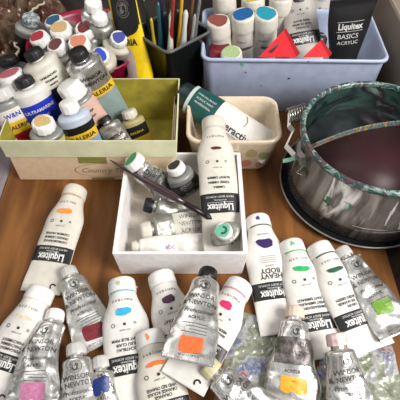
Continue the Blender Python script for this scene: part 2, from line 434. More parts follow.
# white carton
CW = mat('white_card', (238,234,232), .6)
wb = empty('carton', (-1.75, -2.7, 0), 'small open white carton holding tubes and a brush in the middle', 'box')
w, d, h = 12.0, 12.4, 3.65
sharp(loft('card_wall', [(rrect(w-.5, d-.1, .1), 0), (rrect(w, d, .1), h), (rrect(w-.8, d-.55, .1), h), (rrect(w-1.2, d-.7, .1), .15)], CW, wb, cap1=False), 30)
sharp(loft('carton_floor', [(rrect(w-1.1, d-.6, .1), .1), (rrect(w-1.1, d-.6, .1), .2)], mat('carton_inside', (212,202,190), .7), wb), 30)
# ceramic pot with dots
POT = mat('cream_glaze', (224,206,180), .25, coat=.5)
pt = empty('ceramic_pot', (3.55, 6.95, 0), 'cream ceramic dish with pastel dots behind the white carton', 'dish')
def pr_(s): return rrect(10.1-s, 7.4-s, 1.5, 6)
loft('pot_body', [(pr_(2.6), 0), (pr_(2.1), .08), (pr_(1.7), .5), (pr_(.35), 4.8), (pr_(.1), 5.2), (pr_(.2), 5.38), (pr_(.5), 5.42), (pr_(.85), 5.3), (pr_(1.1), 4.8), (pr_(2.6), .7), (pr_(3.4), .5)], POT, pt)
for i, (dx, dz, r, c) in enumerate([(-3.0,3.2,.55,(166,136,112)),(1.9,3.3,.62,(176,158,116)),(.4,2.6,.5,(182,136,110)),(3.3,2.9,.6,(146,160,110)),(1.5,1.5,.6,(190,126,106)),(3.0,1.3,.5,(166,136,112)),(-.6,1.0,.5,(150,160,126)),(4.3,2.0,.5,(176,140,110))]):
    def pf(x, z):
        s = 1.7-1.35*(z-.5)/4.3 if z > .5 else 1.7
        hw = (10.1-s)/2; hd = (7.4-s)/2; xx = x; yy = -hd-.02
        e = x-(hw-1.5)
        if e > 0: 
            a = min(PI/2, e/1.5); xx = hw-1.5+1.5*math.sin(a)*1.013; yy = -hd+1.5-1.52*math.cos(a)
        return Vector((xx, yy, z))
    f = Flat(); f.blob(dx, dz, r, r*1.15, i, .05); f.make('painted_dot', mat('dot_%d' % i, c, .3), pf, pt)
# blue storage box
BLU = mat('pale_blue_plastic', (182,194,220), .4, bump=.08, bscale=90, var=.06)
sb = empty('storage_box', (10.75, 19.0, 0), 'pale periwinkle plastic storage box holding white tubes at the back', 'box'); sb.rotation_euler.z = math.radians(-1.0)
def br_(s): return rrect(21.0-s, 10.8-s, 1.1, 6)
loft('box_wall', [(br_(1.1), 0), (br_(.8), .15), (br_(.35), 7.3), (br_(.3), 7.6), (br_(-.15), 7.65), (br_(-.15), 7.95), (br_(.1), 8.05), (br_(.4), 7.98), (br_(.7), 7.5), (br_(2.0), .4)], BLU, sb)
f = Flat(); f.blob(-6.1, 7.85, .5, .2, 4, .5); f.blob(-5.8, 7.3, .16, .35, 5, .4)
f.make('paint_smear', col((120,205,165)), lambda x, z: Vector((x, -(10.8-.3)/2-.13 if z > 7.3 else -(10.8-.3)/2-.04, z)), sb)
f = Flat(); f.blob(-.3, 5.3, .16, .13, 2, .3); f.blob(-5.4, 6.1, .08, .1, 3, .2); f.blob(-3.4, 4.2, .07, .07, 3, .2)
f.make('paint_speck', col((60,66,90)), lambda x, z: Vector((x, -(10.8-.35-(7.3-z)*.065)/2-.04, z)), sb)
f = Flat(); f.blob(1.4, 7.85, .12, .08, 2, .3); f.make('red_paint_speck', col((200,50,50)), lambda x, z: Vector((x, -(10.8+.15)/2-.02, z)), sb)
# pink bowl
PK = mat('magenta_plastic', (150,22,58), .3)
bw = empty('bowl', (-14.0, 20.3, 0), 'magenta plastic bowl full of tubes behind the lime lined box', 'bowl')
loft('bowl_wall', [(circ(4.8), 0), (circ(5.2), .2), (circ(7.1), 5.9), (circ(7.4), 6.2), (circ(7.35), 6.35), (circ(7.1), 6.3), (circ(6.8), 5.8), (circ(4.9), .5)], PK, bw)
# brush cup
cu = empty('brush_cup', (-3.3, 17.9, 0), 'square black plastic cup packed with brushes and pens', 'cup'); cu.rotation_euler.z = math.radians(43)
def cr_(s): return rrect(6.6-s, 6.4-s, .9, 6)
loft('cup_wall', [(cr_(1.2), 0), (cr_(1.0), .1), (cr_(0), 8.6), (cr_(-.25), 8.75), (cr_(-.25), 9.0), (cr_(.1), 9.05), (cr_(.3), 8.8), (cr_(1.3), .3)], mat('smoky_plastic', (24,27,28), .22), cu)
loft('cup_rim', [(cr_(-.3), 8.85), (cr_(-.36), 8.95), (cr_(-.3), 9.12), (cr_(0), 9.14), (cr_(.1), 9.07)], mat('grey_rim', (92,94,92), .3), cu, cap0=False, cap1=False)
# brush washer bucket
BC = Vector((17.45, 2.1, .55))
bk = empty('brush_washer', BC, 'metal brush washing bucket streaked with paint and filled with purple water', 'bucket')
BM = splat('paint_stained_metal', [(.3,(78,74,72)),(.42,(136,130,124)),(.5,(96,88,82)),(.56,(226,224,222)),(.6,(98,90,86)),(.72,(170,168,166))], 20, .22, .6, .35, 1.2, stretch=(1,1,.35))  # paint stains, with bright chrome highlights mixed into the colour
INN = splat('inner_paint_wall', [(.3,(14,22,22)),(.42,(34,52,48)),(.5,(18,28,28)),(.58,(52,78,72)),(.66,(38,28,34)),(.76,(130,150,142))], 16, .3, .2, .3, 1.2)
RIM = splat('painted_rim', [(.3,(30,58,56)),(.42,(62,96,90)),(.47,(160,174,168)),(.51,(40,66,62)),(.60,(62,84,84)),(.64,(140,48,52)),(.68,(60,76,84)),(.76,(176,186,180))], 60, .3, .1, .4, 2.0)
loft('bucket_wall', [(circ(7.7,72), 0), (circ(7.88,72), .15), (circ(7.8,72), 1.4), (circ(7.84,72), 1.5), (circ(7.74,72), 1.65), (circ(7.45,72), 6.9)], BM, bk, cap1=False)
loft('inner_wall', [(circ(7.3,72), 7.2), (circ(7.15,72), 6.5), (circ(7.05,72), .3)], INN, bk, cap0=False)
ri = []
for i in range(11):
    a = 2*PI*i/10; ri.append((circ(7.5+.3*math.cos(a), 72), 7.2+.35*math.sin(a)))
loft('rim', ri, RIM, bk, cap0=False, cap1=False)
wt_ = loft('water', [(circ(7.0,72), 3.6), (circ(7.08,72), 3.9)], mat('purple_water', (60,34,38), .4, var=.12, bscale=25, spec=.25), bk, cap0=False)
dm = splat('rainbow_paint_strip', [(.3,(60,96,96)),(.42,(120,140,136)),(.46,(140,50,48)),(.5,(190,168,80)),(.54,(60,96,130)),(.6,(110,130,124)),(.7,(90,60,66))], 60, .35, .1, .3, 1.5)
vs = []; fs = []; n = 24
for i in range(n+1):
    u = i/n; x = -6.95+12.6*u; y = .6+4.4*u+.9*math.sin(PI*u)
    lim = 6.9; q = math.hypot(x, y)
    if q > lim: x *= lim/q; y *= lim/q
    for (a, b) in ((-.08, 4.45), (.08, 4.45), (.08, 3.2), (-.08, 3.2)): vs.append((x-a*.3, y+a, b))
for i in range(n):
    for j in range(4): q = (j+1) % 4; fs.append((i*4+j, i*4+q, (i+1)*4+q, (i+1)*4+j))
fs += [(0,1,2,3), (n*4+3, n*4+2, n*4+1, n*4)]
fixn(new_mesh('divider', vs, fs, dm, bk, False))
top_ = [Vector((vs[4*i+1][0], vs[4*i+1][1], 0)) for i in range(n+1)]
v2 = []; f2 = []
a0 = math.atan2(top_[0].y, top_[0].x) % (2*PI); a1 = math.atan2(top_[-1].y, top_[-1].x)
for i in range(n+1):
    a = a0+(a1-a0)*i/n; rim_ = Vector((7.0*math.cos(a), 7.0*math.sin(a), 0))
    for k in range(5): p = top_[i].lerp(rim_, k/4); v2.append((p.x, p.y, 4.25-.25*math.sin(PI*k/4)))
for i in range(n):
    for k in range(4): q_ = i*5+k; f2.append((q_, q_+1, q_+6, q_+5))
new_mesh('rear_shelf', v2, f2, splat('dark_shelf', [(.3,(12,16,18)),(.48,(30,38,38)),(.58,(16,20,22)),(.68,(54,40,50)),(.78,(70,92,86))], 24, .35, .1, .3, 1.2), bk)  # dark sheet put in for the gloom of the empty rear compartment
STEEL = mat('steel', (176,172,166), .25, .9)
# spring coil brush holder on the left rim, with its bracket
pts = []
for i in range(150):
    a = i/150*2*PI*6.5; pts.append((-8.5+1.75*i/150+.0, 3.3+.8*math.cos(a)+.75*i/150, 6.4+.8*math.sin(a)))
tubepath('coil_spring', pts, .085, STEEL, bk, 6)
def strip(name, path, wv, th, m, parent):
    vs = []; fs = []; W = Vector(wv); P = [Vector(p) for p in path]
    for i, p in enumerate(P):
        t = (P[min(i+1, len(P)-1)]-P[max(i-1, 0)]).normalized(); nn = t.cross(W).normalized()*th
        for a, b in ((-1,-1), (1,-1), (1,1), (-1,1)): vs.append(p+W*a*.5+nn*b*.5)
    for i in range(len(P)-1):
        for j in range(4): q = (j+1) % 4; fs.append((i*4+j, i*4+q, (i+1)*4+q, (i+1)*4+j))
    k = (len(P)-1)*4; fs += [(0,1,2,3), (k+3,k+2,k+1,k)]
    return fixn(new_mesh(name, vs, fs, m, parent, False))
def Bk(px, py, z): return U(px, py, z)-BC
strip('spring_bracket', [Bk(290,112,7.2), Bk(289,126,6.6), Bk(293,131,6.4), Bk(286,146,5.6), Bk(294,155,5.4), Bk(301,160,5.2)], (.35,.25,.25), .1, STEEL, bk)
strip('clip', [Bk(300,141,7.0), Bk(299,152,6.2), Bk(304,158,6.1), Bk(303,164,5.6), Bk(318,172,5.4), Bk(320,181,4.4)], (.3,.1,.5), .12, STEEL, bk)
strip('handle_lug', [Bk(301,158,6.4), Bk(305,167,5.6), Bk(300,172,5.0), Bk(309,178,4.4)], (.7,.2,.0), .14, STEEL, bk)
strip('green_tab', [Bk(283,161,5.2), Bk(289,160,5.3), Bk(295,158,5.7)], (0,.35,.2), .1, mat('minty_plastic', (150,196,166), .4), bk)
def bwall(a, z):
    r = 7.86-.4*z/6.9
    return Vector((r*math.sin(a), -r*math.cos(a), z))
f = Flat(); f.blob(-.78, 3.9, .022, .4, 4, .5); f.blob(-.80, 3.4, .045, .16, 6, .3); f.blob(-.50, 4.2, .012, .5, 8, .3); f.blob(-.54, 4.6, .05, .05, 8, .3)
f.make('green_paint_drip', col((64,140,92)), lambda x, z: bwall(x, z), bk)
f = Flat()
for k, (a, z, rx, rz) in enumerate([(.18,3.8,.03,1.7),(.32,3.6,.025,1.9),(-.02,4.4,.02,1.3),(.5,3.2,.03,1.5),(-.2,2.0,.16,.07),(.1,1.6,.3,.06),(.44,4.9,.012,1.0)]): f.blob(a, z, rx, rz, k, .6)
f.make('white_paint_streak', col((196,194,192)), lambda x, z: bwall(x, z), bk)  # upright highlights on the metal, painted in as pale streaks
# tray under the bucket
tr = empty('tray', (17.2, 2.0, 0), 'round black pan with a pale rim under the brush washing bucket', 'tray')
loft('pan', [(circ(7.6,72), 0), (circ(8.1,72), .05), (circ(8.4,72), .55), (circ(8.45,72), .75), (circ(8.3,72), .7), (circ(8.15,72), .53), (circ(7.6,72), .52)], mat('black_enamel', (26,28,30), .2), tr)
ri = [(circ(8.46+.09*math.cos(2*PI*i/8), 72), .72+.09*math.sin(2*PI*i/8)) for i in range(9)]
loft('pan_rim', ri, mat('worn_pale_rim', (150,146,138), .35, .5), tr, cap0=False, cap1=False)
# dark tin at the right edge
tn = empty('tin', (24.6, -9.3, -.6), 'dark maroon tin with a black rim cut off by the right edge', 'tin')
loft('tin_wall', [(circ(3.9), 0), (circ(4.1), .2), (circ(4.3), 6.3), (circ(4.1), 6.3), (circ(3.9), .5)], mat('maroon_tin', (48,24,22), .35), tn)
ri = [(circ(4.3+.16*math.cos(2*PI*i/8)), 6.35+.16*math.sin(2*PI*i/8)) for i in range(9)]
loft('tin_rim', ri, BLACKP, tn, cap0=False, cap1=False)
# beige canvas bag / block at the right of the storage box
bb = sharp(loft('cardboard_box', [(rrect(12, 17, .5), -.6), (rrect(12.2, 17.2, .5), 3), (rrect(12, 17, .5), 9.5), (rrect(11.6, 16.6, .5), 9.7)], mat('taupe_card', (150,136,122), .8, bump=.08, bscale=40)), 40)
bb.location = (29.2, 19.0, 0); tag(bb, 'plain taupe cardboard box standing right of the blue storage box', 'box')
# dark bag behind everything
vs = []; fs = []; NX, NY = 70, 22
for j in range(NY+1):
    for i in range(NX+1):
        x = -34+66*i/NX; u = j/NY; z = -.5+20*u; y = 35+3*noise.noise(Vector((x*.1, z*.12, 7)))+1.3*abs(noise.noise(Vector((x*.3, z*.3, 2))))+4*u
        vs.append((x, y, z))
for j in range(NY):
    for i in range(NX): a = j*(NX+1)+i; fs.append((a, a+1, a+NX+2, a+NX+1))
o = new_mesh('backpack_cloth', vs, fs, mat('dark_fabric', (44,32,30), .8, bump=.3, bscale=300)); o.name = 'dark_cloth'
md = o.modifiers.new('s', 'SOLIDIFY'); md.thickness = .005
tag(o, 'dark brown cloth hanging behind the brushes and tubes', 'cloth')
# crinkled clear wrap over reddish paper, top left
WR = splat('crinkled_wrapper', [(.28,(44,30,22)),(.4,(84,62,46)),(.5,(112,92,74)),(.56,(96,54,46)),(.62,(74,54,42)),(.7,(120,40,48)),(.8,(150,128,104))], 9, .22, .1, .5, 1.0)
vs = []; fs = []; NX, NY = 90, 90
for j in range(NY+1):
    for i in range(NX+1):
        x = -38+26*i/NX; y = 12.6+22*j/NY
        q = Vector((x*.28, y*.28, 1)); r = abs(noise.noise(q*1.3)); r2 = abs(noise.noise(q*3+Vector((3,3,3))))
        z = .3+.12*max(0, y-15)+3.2*(1-2.4*r)*.6+.9*(1-3*r2)+1.4
        if x > -21.5: z -= (x+21.5)*1.3
        if math.hypot(x+14, y-20.3) < 9.2: z = min(z, -.35)
        vs.append((x, y, max(-.5, z)))
for j in range(NY):
    for i in range(NX): a = j*(NX+1)+i; fs.append((a, a+1, a+NX+2, a+NX+1))
o = new_mesh('plastic_wrapper', vs, fs, WR, smooth=False)
tag(o, 'crinkled shiny plastic wrapping over brown and red paper in the top left', 'wrapper')
# highlights on the wrapper, added as a thin pale strand
rnd = random.Random(3)
fl = Flat()
pts = [Vector(U(x, y, z)) for x, y, z in ((45,2,6.5),(36,8,6.5),(28,16,6.3),(22,24,6),(17,30,6),(19,38,5.8),(15,44,5.6),(19,52,5.5),(14,58,5.5))]
PP = []
for a, b in zip(pts[:-1], pts[1:]):
    for k in range(4): PP.append(a.lerp(b, k/4)+Vector((rnd.uniform(-.2,.2), rnd.uniform(-.2,.2), rnd.uniform(-.15,.15))))
o = tubepath('plastic_film', PP, .16, mat('clear_film', (200,186,168), .15, 0), None, 5, rs=[.08+.14*rnd.random() for _ in PP])
tag(o, 'thin twisted strand of shiny clear film on the wrapper', 'film')

# ================================================================== TUBES ON THE BOARD
liquitex('white tube with a bright orange swatch lying alone left of the white carton', *lieL((76.5,187),(40,293)), sw=(240,150,50), names=['CADMIUM ORANGE','ORANGE CADMIUM','CADMIUMORANGE'], smear=(225,150,90), body=CREAM, cap=CREAM, seed=1, series='VOLCINE')
liquitex('white tube with a pale cream swatch running off the left bottom corner', *lieL((43,287),(-13,402)), sw=(232,222,190), names=['PARCHMENT','PARCHEMIN','PERGAMENT'], seed=2, series='MEDIUM', swk=(1.2,.2), w1=1.98)
liquitex('white tube with a sky blue swatch standing out left of centre at the bottom', *lieL((121.5,279),(134,414), zb=.55), sw=(50,176,226), names=['LIGHT BLUE PERM','BLEU CLAIR','LICHTBLAU'], smear=(110,190,215), cap_mark=(190,200,170), seed=3, w1=1.98, series='PVBLOMA')
liquitex('white tube with a dark plum swatch partly under the orange foil tube', *lieL((160,272),(190,372)), sw=(72,34,62), names=['DEEP VIOLET','VIOLET','VIOLETT'], seed=4, series='PVBLOMA', swk=(.75,.5))
liquitex('white tube with a flat vivid orange swatch and orange mark on its cap', *lieL((149,331),(176,450), za=1.4, zb=1.0), sw=(240,122,46), names=['VIVID RED ORANGE','ORANGE ROUGE','ORANGE'], cap_mark=(240,150,90), seed=5, series='PVBLOMA', swk=(1.1,.26), body=CREAM)
liquitex('white tube with a magenta pink swatch leaning from upper right to lower left', U(241,284,1.6), U(182,384,2.3), sw=(214,40,110), names=['MEDIUM MAGENTA','MAGENTA MOYEN','MAGENTA'], smear=(225,120,165), seed=6, series='PVBLOMA', swk=(.75,.5), sag=.15)
liquitex('white heavy body tube with a deep purple swatch below the carton corner', *lieL((257,216),(283,334)), sw=(50,20,92), names=[], cap_mark=(70,50,130), smear=(70,76,72), seed=7, heavy=True, swk=(1.15,.6), w1=1.98, body=WHITE)
liquitex('white tube with a light emerald green swatch, left of the dark green one', *lieL((290,241),(327,358), zb=.65), bs=.8, sw=(36,180,92), names=['LIGHT EMERALD','VERT EMERAUDE','SMARAGDGRUN'], cap_mark=(110,200,150), smear=(90,190,120), seed=8, series='MEDIUM', swk=(1.05,.35))
liquitex('white tube with a dark forest green swatch beside the lime foil tube', *lieL((317,244),(374,350), za=1.6, zb=1.1), bs=.8, sw=(26,92,62), names=['HOOKERS GREEN','VERT DE HOOKER','GRUN'], smear=(60,70,66), seed=9, series='PVOLINE', swk=(1.1,.3), w1=1.98)
CAPG = mat('greyed_cap', (200,198,194), .4)
winsor('crumpled foil tube with a dark red swatch and white cap at left', U(67,269,.9), U(100,347,.4), (122,28,40), CAPG, seed=11, crumple=.18)
winsor('crumpled foil tube with a mauve pink swatch between two tubes at bottom left', U(56,311,1.2), U(33,412,1.5), (196,120,158), CAPW, seed=12, crumple=.3, bend=.5)
winsor('foil tube with a white cap and black lettering, cut off at bottom left', U(76,344,1.2), U(82,440,.6), None, CAPG, seed=13, crumple=.12, w1=2.1)
winsor('small foil tube with a navy blue swatch tucked behind the sky blue tube', U(101,357,.9), U(106,425,.5), (34,50,120), CAPG, seed=14, crumple=.12, w1=1.4, cap_r=.75, swfrac=.3, w0=1.1)
winsor('foil tube with a black cap and orange swatch lying over two white tubes', U(209,270,3.3), U(187,362,4.1), (232,112,52), BLACKP, seed=15, crumple=.13, w1=2.0, swfrac=.82)
YC = mat('yellow_stained_cap', (214,206,164), .4)
winsor('foil tube with a yellow stained cap pointing to the upper left at the bottom', U(206,364,2.6), U(276,432,1.3), (222,190,60), YC, seed=16, crumple=.25, w1=2.1)
SKC = mat('orange_stained_cap', (226,204,184), .4)
winsor('wide foil tube with a golden yellow swatch and dark stained lettering', U(295,307,1.6), U(291,424,.3), (236,172,40), SKC, seed=17, crumple=.24, w1=2.3, swfrac=.66, dark=True)
RDC = mat('red_stained_cap', (214,160,166), .4, var=.35, bscale=200, c2=(226,214,206))
winsor('foil tube with a red stained cap at the bottom right', U(335,333,3.2), U(358,436,.6), None, RDC, seed=18, crumple=.2, w1=2.2)
winsor('foil tube with a lime green swatch beside the bucket tray', U(340,249,1.8), U(400,334,1.6), (118,160,56), CAPG, seed=19, crumple=.2, w1=1.9, swfrac=.68)
# crinkled palette film with dried paint
PAL = splat('palette_film', [(.28,(112,118,92)),(.40,(156,158,146)),(.46,(126,136,108)),(.5,(180,178,174)),(.56,(146,150,160)),(.6,(96,108,150)),(.62,(170,168,162)),(.66,(150,76,86)),(.69,(184,182,176)),(.77,(204,186,110))], 48, .25, .15, 1.0, .3, detail=10)
def film(name, label, quad, z0, amp, seed, nx=60, ny=60):
    q = [Vector(U(x, y, 0)) for x, y in quad]; vs = []; fs = []
    for j in range(ny+1):
        for i in range(nx+1):
            u, v = i/nx, j/ny; p = q[0].lerp(q[1], u).lerp(q[3].lerp(q[2], u), v)
            e = min(u, v, 1-u, 1-v); k = min(1, e*8+.15)
            a = abs(noise.noise(Vector((p.x*.5+seed, p.y*.5, 0)))); b = abs(noise.noise(Vector((p.x*1.3+seed, p.y*1.3, 5))))
            p = p+Vector((.25*noise.noise(Vector((p.y*.7, seed, 0))), .25*noise.noise(Vector((p.x*.7, seed, 3))), 0))
            vs.append((p.x, p.y, z0+amp*.5*k*(.7*max(0, 1-3*a)+.5*max(0, 1-3*b))))
    for j in range(ny):
        for i in range(nx): a = j*(nx+1)+i; fs.append((a, a+1, a+nx+2, a+nx+1))
    o = new_mesh(name, vs, fs, PAL, smooth=False); return tag(o, label, 'palette')
film('palette_film', 'crinkled palette film smeared with blue, green and red paint between the tubes', [(240,312),(306,322),(300,430),(212,404)], .03, .28, 3)
film('palette_film', 'crumpled painted palette film under the tubes in the bottom right corner', [(338,300),(378,296),(412,420),(300,424)], .03, .28, 8)
film('palette_film', 'small piece of paint streaked film under the sky blue tube', [(92,372),(134,380),(138,424),(88,420)], .02, .12, 12, 30, 30)

# ================================================================== IN THE WHITE CARTON
liquitex('white tube with a narrow maroon swatch propped on the back wall of the carton', U(213,120,5.9), U(224,252,1.6), sw=(86,30,24), names=['BURNT UMBER','TERRE OMBRE','UMBRA'], seed=31, series='PVBLOMA', body=CREAM, cap=CREAM, swk=(.75,.22), t0=1.2)
GC = (40,150,90)
t = winsor('shiny foil tube with a green topped white cap beside the brush handle', U(131,159,5.2), U(131,159,5.2)+Vector((3.9,-1.0,-4.5)), None, CAPW, seed=32, crumple=.22, w1=1.7, txt=True, up=Vector((.1,-.5,1)), word='OIL', cap_r=1.0, neck=.2)
t.topdot((30,160,96), .8)
BLKT = mat('black_label', (30,29,31), .4, bump=.2)
t = Tube('paint_tube', 'squat tube with a white cap ring and black printed label in the carton', 'paint tube', U(174,165,4.6), U(174,165,4.6)+Vector((1.7,-.6,-3.9)), up=CAM, w0=1.4, w1=1.6, t0=1.5, cap_r=.95, cap_h=.8, neck=.25, grow=2, body=SHG, cap=CAPW, crumple=.05, seed=33)
t.topdot((28,30,28), .7); b = t.wrap('label_band', t.y0+.9, t.L-.3, BLKT)
def q(f):
    for i in range(6): f.text(['ACRYLIC','COLOUR','BLACK','MARS','ARTIST','37 ml'][i], .34, 0, t.y0+1.2+.42*i, rot=PI, maxw=2.0)
t.art('lettering', INKW, q, .06, parent=b)
winsor('small crumpled foil tube with a black cap in the carton', U(144,204,2.3), U(197,218,.9), None, BLACKP, body=SILVERD, seed=34, crumple=.28, w1=1.25, w0=1.0, t0=.9, cap_r=.75, txt=False, up=Vector((0,-.6,1)))
t = winsor('foil tube with an off-white cap lying across the carton floor', U(141,231,1.9), U(202,222,1.3), None, CREAM, body=SILVERD, seed=35, crumple=.22, w1=1.55, w0=1.3, t0=1.0, cap_r=.85, txt=False, up=Vector((0,-.5,1)))
LBL = mat('paper_label', (196,192,180), .6)
b = t.art('paper_label', LBL, lambda f: f.rect(-1.2, 1.2, 3.2, 6.6, 10, 8), .04)
t.art('lettering', INK, lambda f: [f.text(s_, .55, -.75+.7*i, 4.9, rot=PI/2, maxw=3.0) for i, s_ in enumerate(['WINSOR', 'NEWTON', 'ACRYLIC'])], .055, parent=b)
t = Tube('paint_tube', 'flattened empty white tube with purple print along the front of the carton', 'paint tube', U(132,247,1.5), U(211,243,1.2), up=Vector((0,-.6,1)), w0=.75, w1=1.0, t0=.6, cap_r=.6, cap_h=.5, neck=.1, grow=2, body=WHITE, cap=CREAM, crumple=.3, seed=36)
t.art('printed_text', col((150,70,130)), lambda f: (f.text('abc', .7, .1, 3.6, rot=PI/2)), .05)
t = Tube('paint_tube', 'short foil tube with a teal painted cap standing at the carton front', 'paint tube', U(223,230,4.4), U(225,240,.9)+Vector((.3,-.1,0)), up=CAM, w0=1.5, w1=1.5, t0=1.2, cap_r=.82, cap_h=.75, neck=.2, grow=1.5, body=SILVERD, cap=CAPW, crumple=.08, seed=37)
t.topdot((110,190,160), .8); 
f = Flat(); f.ring(0, 0, .2, .4, 30, 250, 10); f.make('dark_paint_mark', col((24,90,70)), lambda x, y: Vector((x, -.035, y)), t.root)
def brush(name, label, A, B, r, mh, mf=None, mb=None, fl=0., tip=.3, bl=0., cat='paintbrush'):
    """A = handle tip, B = bristle end"""
    A = Vector(A); B = Vector(B); L = (B-A).length; M = frame(A, B, Vector((.3,.2,1)))
    o = empty(name, M=M, label=label, cat=cat); hl = L-fl-bl
    prof = [(0, tip*.4), (.05, tip), (.25, .55), (.6, 1.0), (.85, .95), (1, .62)]
    pts = [(0, hl*u, 0) for u, _ in prof]
    tubepath('handle', pts, r, mh, o, 10, rs=[r*v for _, v in prof])
    if fl: tubepath('ferrule', [(0, hl, 0), (0, hl+fl*.3, 0), (0, hl+fl, 0)], r, mf or STEEL, o, 10, rs=[r*.66, r*.7, r*.6])
    if bl: tubepath('bristles', [(0, L-bl, 0), (0, L-bl*.5, 0), (0, L, 0)], r, mb or INK, o, 10, rs=[r*.58, r*.75, r*.12])
    return o
brush('paintbrush', 'long dark maroon brush resting across the back left corner of the carton', U(110,160,4.5), U(212,219,2.9), .42, mat('maroon_lacquer', (58,38,42), .25, coat=.5), mat('dark_ferrule', (60,50,52), .3, .7), INK, 2.2, .25, .8)

# ================================================================== IN THE CERAMIC DISH
t = Tube('paint_tube', 'teal and white tube reading interactive lying in the ceramic dish', 'paint tube', U(181,93,5.2), U(272,150,2.6), up=Vector((.05,-.6,1)), w0=1.7, w1=1.9, t0=1.6, cap_r=1.5, cap_h=1.4, neck=0., grow=3, body=WHITE, cap=mat('dark_teal_cap', (24,40,42), .35), crumple=.04, seed=41)
t.wrap('cap_ring', 1.42, 1.75, mat('grey_ring', (190,200,196), .4))
b = t.wrap('label_band', 1.8, 4.9, mat('teal_print', (16,76,72), .4))
t.art('lettering', INKW, lambda f: [f.text(s_, .3, -.6+.5*i, 3.3, rot=PI/2, maxw=2.4) for i, s_ in enumerate(['CHROMA ARTIST', 'ACRYLIC PAINT', 'PROFESSIONAL'])], .06, parent=b)
t.art('printed_text', INK, lambda f: (f.text('interactive', 1.1, .75, 7.7, rot=PI/2, bold=.02, maxw=5.6), f.text('THE EVOLUTION IN ACRYLIC', .24, 1.35, 8.0, rot=PI/2, maxw=4.5)), .05)
t.art('logo_stroke', INKG, lambda f: f.ring(-.7, 7.4, .9, .97, 60, 150, 14), .05)

# ================================================================== IN THE LIME BOX (caps up)
def stand(label, cap_px, zA, bot, cap=None, dab=None, body=None, r=1.75, cap_r=.95, cap_h=1.0, bands=(), neck=.22, shoulder=None, tex=None, cr=.05, seed=1, t0=None, roll=0., dome=0, ridges=1, w1=None, zb=.5, toptext=None):
    A = U(cap_px[0], cap_px[1], zA); B = Vector((bot[0], bot[1], zb))
    if math.hypot(B.x+14, B.y-20.3) < 6.6 and B.y > 13: B = B.lerp(Vector((-14, 20.3, 2.2)), .45)
    t = Tube('paint_tube', label, 'paint tube', A, B, up=CAM-A, w0=r, w1=w1 or r*1.0, t0=t0 or r*.92, cap_r=cap_r, cap_h=cap_h, neck=neck, grow=5, body=body or SHG, cap=cap or CAPW, crumple=cr, seed=seed, dome=dome, ridges=ridges, roll=roll)
    if dab: t.topdot(dab, .74, seed)
    for (a, b, m) in bands: t.wrap('label_band', t.y0+a, min(t.L-.2, t.y0+b), m, .02+.004*a)
    if tex:
        for mt, lst in tex: t.art('lettering', mt, lambda f: [f.text(s_, sz, x, t.y0+yy, rot=PI, bold=.012, maxw=r*1.6) for s_, sz, x, yy in lst], .08)
    return t
YEL = mat('yellow_print', (232,188,44), .45); BLUEP = mat('cobalt_print', (32,54,186), .4); PBL = mat('pale_blue_print', (136,160,192), .45)
PEACH = mat('peach_print', (216,178,162), .5); SEA = mat('grey_green_print', (140,158,154), .45); LBLW = mat('white_label', (224,218,206), .5); DKP = mat('black_print', (26,25,26), .4)
REDP = mat('crimson_print', (160,22,34), .4); OLV = mat('olive_yellow_print', (180,150,40), .5)
stand('tube with black cap and cobalt blue label at the left of the lime box', (22,77), 9, (-15.9,7.2), BLACKP, None, WHITE, 1.95, 1.0, .9, [(1.5,4.2,BLUEP),(4.2,7.4,DKP)], tex=[(INKW,[('ULTRAMARINE',.5,0,2.3),('ACRYLIC',.34,0,3.1)]), (YEL,[('GALERIA',.8,0,5.2)])], seed=51)
stand('tube with black cap and big white label at the back of the lime box', (31,50), 10.8, (-13.4,9.9), BLACKP, None, CREAM, 1.95, 1.0, .9, [(.9,3.0,LBLW),(3.0,9,DKP)], tex=[(INK,[('UNBLEACHED',.3,0,1.5),('TITANIUM',.3,0,2.0),('WHITE',.3,0,2.5)])], seed=52)
stand('tube with cream topped white cap at the front of the lime box', (42,121), 7.2, (-15.7,4.6), CAPW, (216,184,120), SHG, 1.75, 1.15, 1.0, [(.7,3,mat('pale_yellow_print', (220,214,150), .5)),(3,6,DKP)], seed=53)
stand('tube with plain wide white cap and peach label in the lime box', (67,83), 8.6, (-10.2,7.6), CAPW, None, SHG, 1.6, 1.35, 1.7, [(.5,3.6,PEACH),(3.6,6.5,DKP)], tex=[(INK,[('GALERIA',.36,0,1.6),('ACRYLIC',.3,0,2.3)])], seed=54, neck=.1)
stand('tube with small white cap and pale blue label with yellow band', (67,101), 8.2, (-11.7,4.6), CAPW, None, mat('pearl_grey', (190,200,214), .4), 1.7, .95, 1.1, [(1.1,2.0,DKP),(2.0,3.1,YEL),(3.1,7,PBL)], tex=[(INK,[('GALERIA',.75,0,2.6),('ACRYLIC COLOUR',.3,0,3.8),('PALE BLUE',.3,0,4.4)])], seed=55)
stand('silver labelled tube with black cap and yellow and grey-green bands', (76,50), 11.3, (-9.4,10.2), BLACKP, None, SILVER, 1.9, 1.0, .9, [(3.1,4.1,YEL),(4.1,10,SEA)], tex=[(INK,[('WINSOR',.6,0,1.5),('& NEWTON',.6,0,2.2),('GALERIA',.8,0,3.6)])], seed=56)
stand('tube with a big faded pink cap at the left edge', (9,73), 8.6, (-18.2,9.2), CAPW, (206,110,120), WHITE, 1.5, 1.45, 1.6, [], neck=0, seed=57, ridges=0)
stand('red labelled tube with yellow band in the left corner of the lime box', (-2,88), 8.2, (-18.4,5.2), CAPG, None, SHG, 1.6, 1.4, 1.2, [(.9,2.3,LBLW),(2.3,3.6,YEL),(3.6,7,REDP)], tex=[(BLUEP,[('W&N',.7,0,1.6)]),(INK,[('GALERIA',.6,0,2.9)])], seed=58, neck=.1)
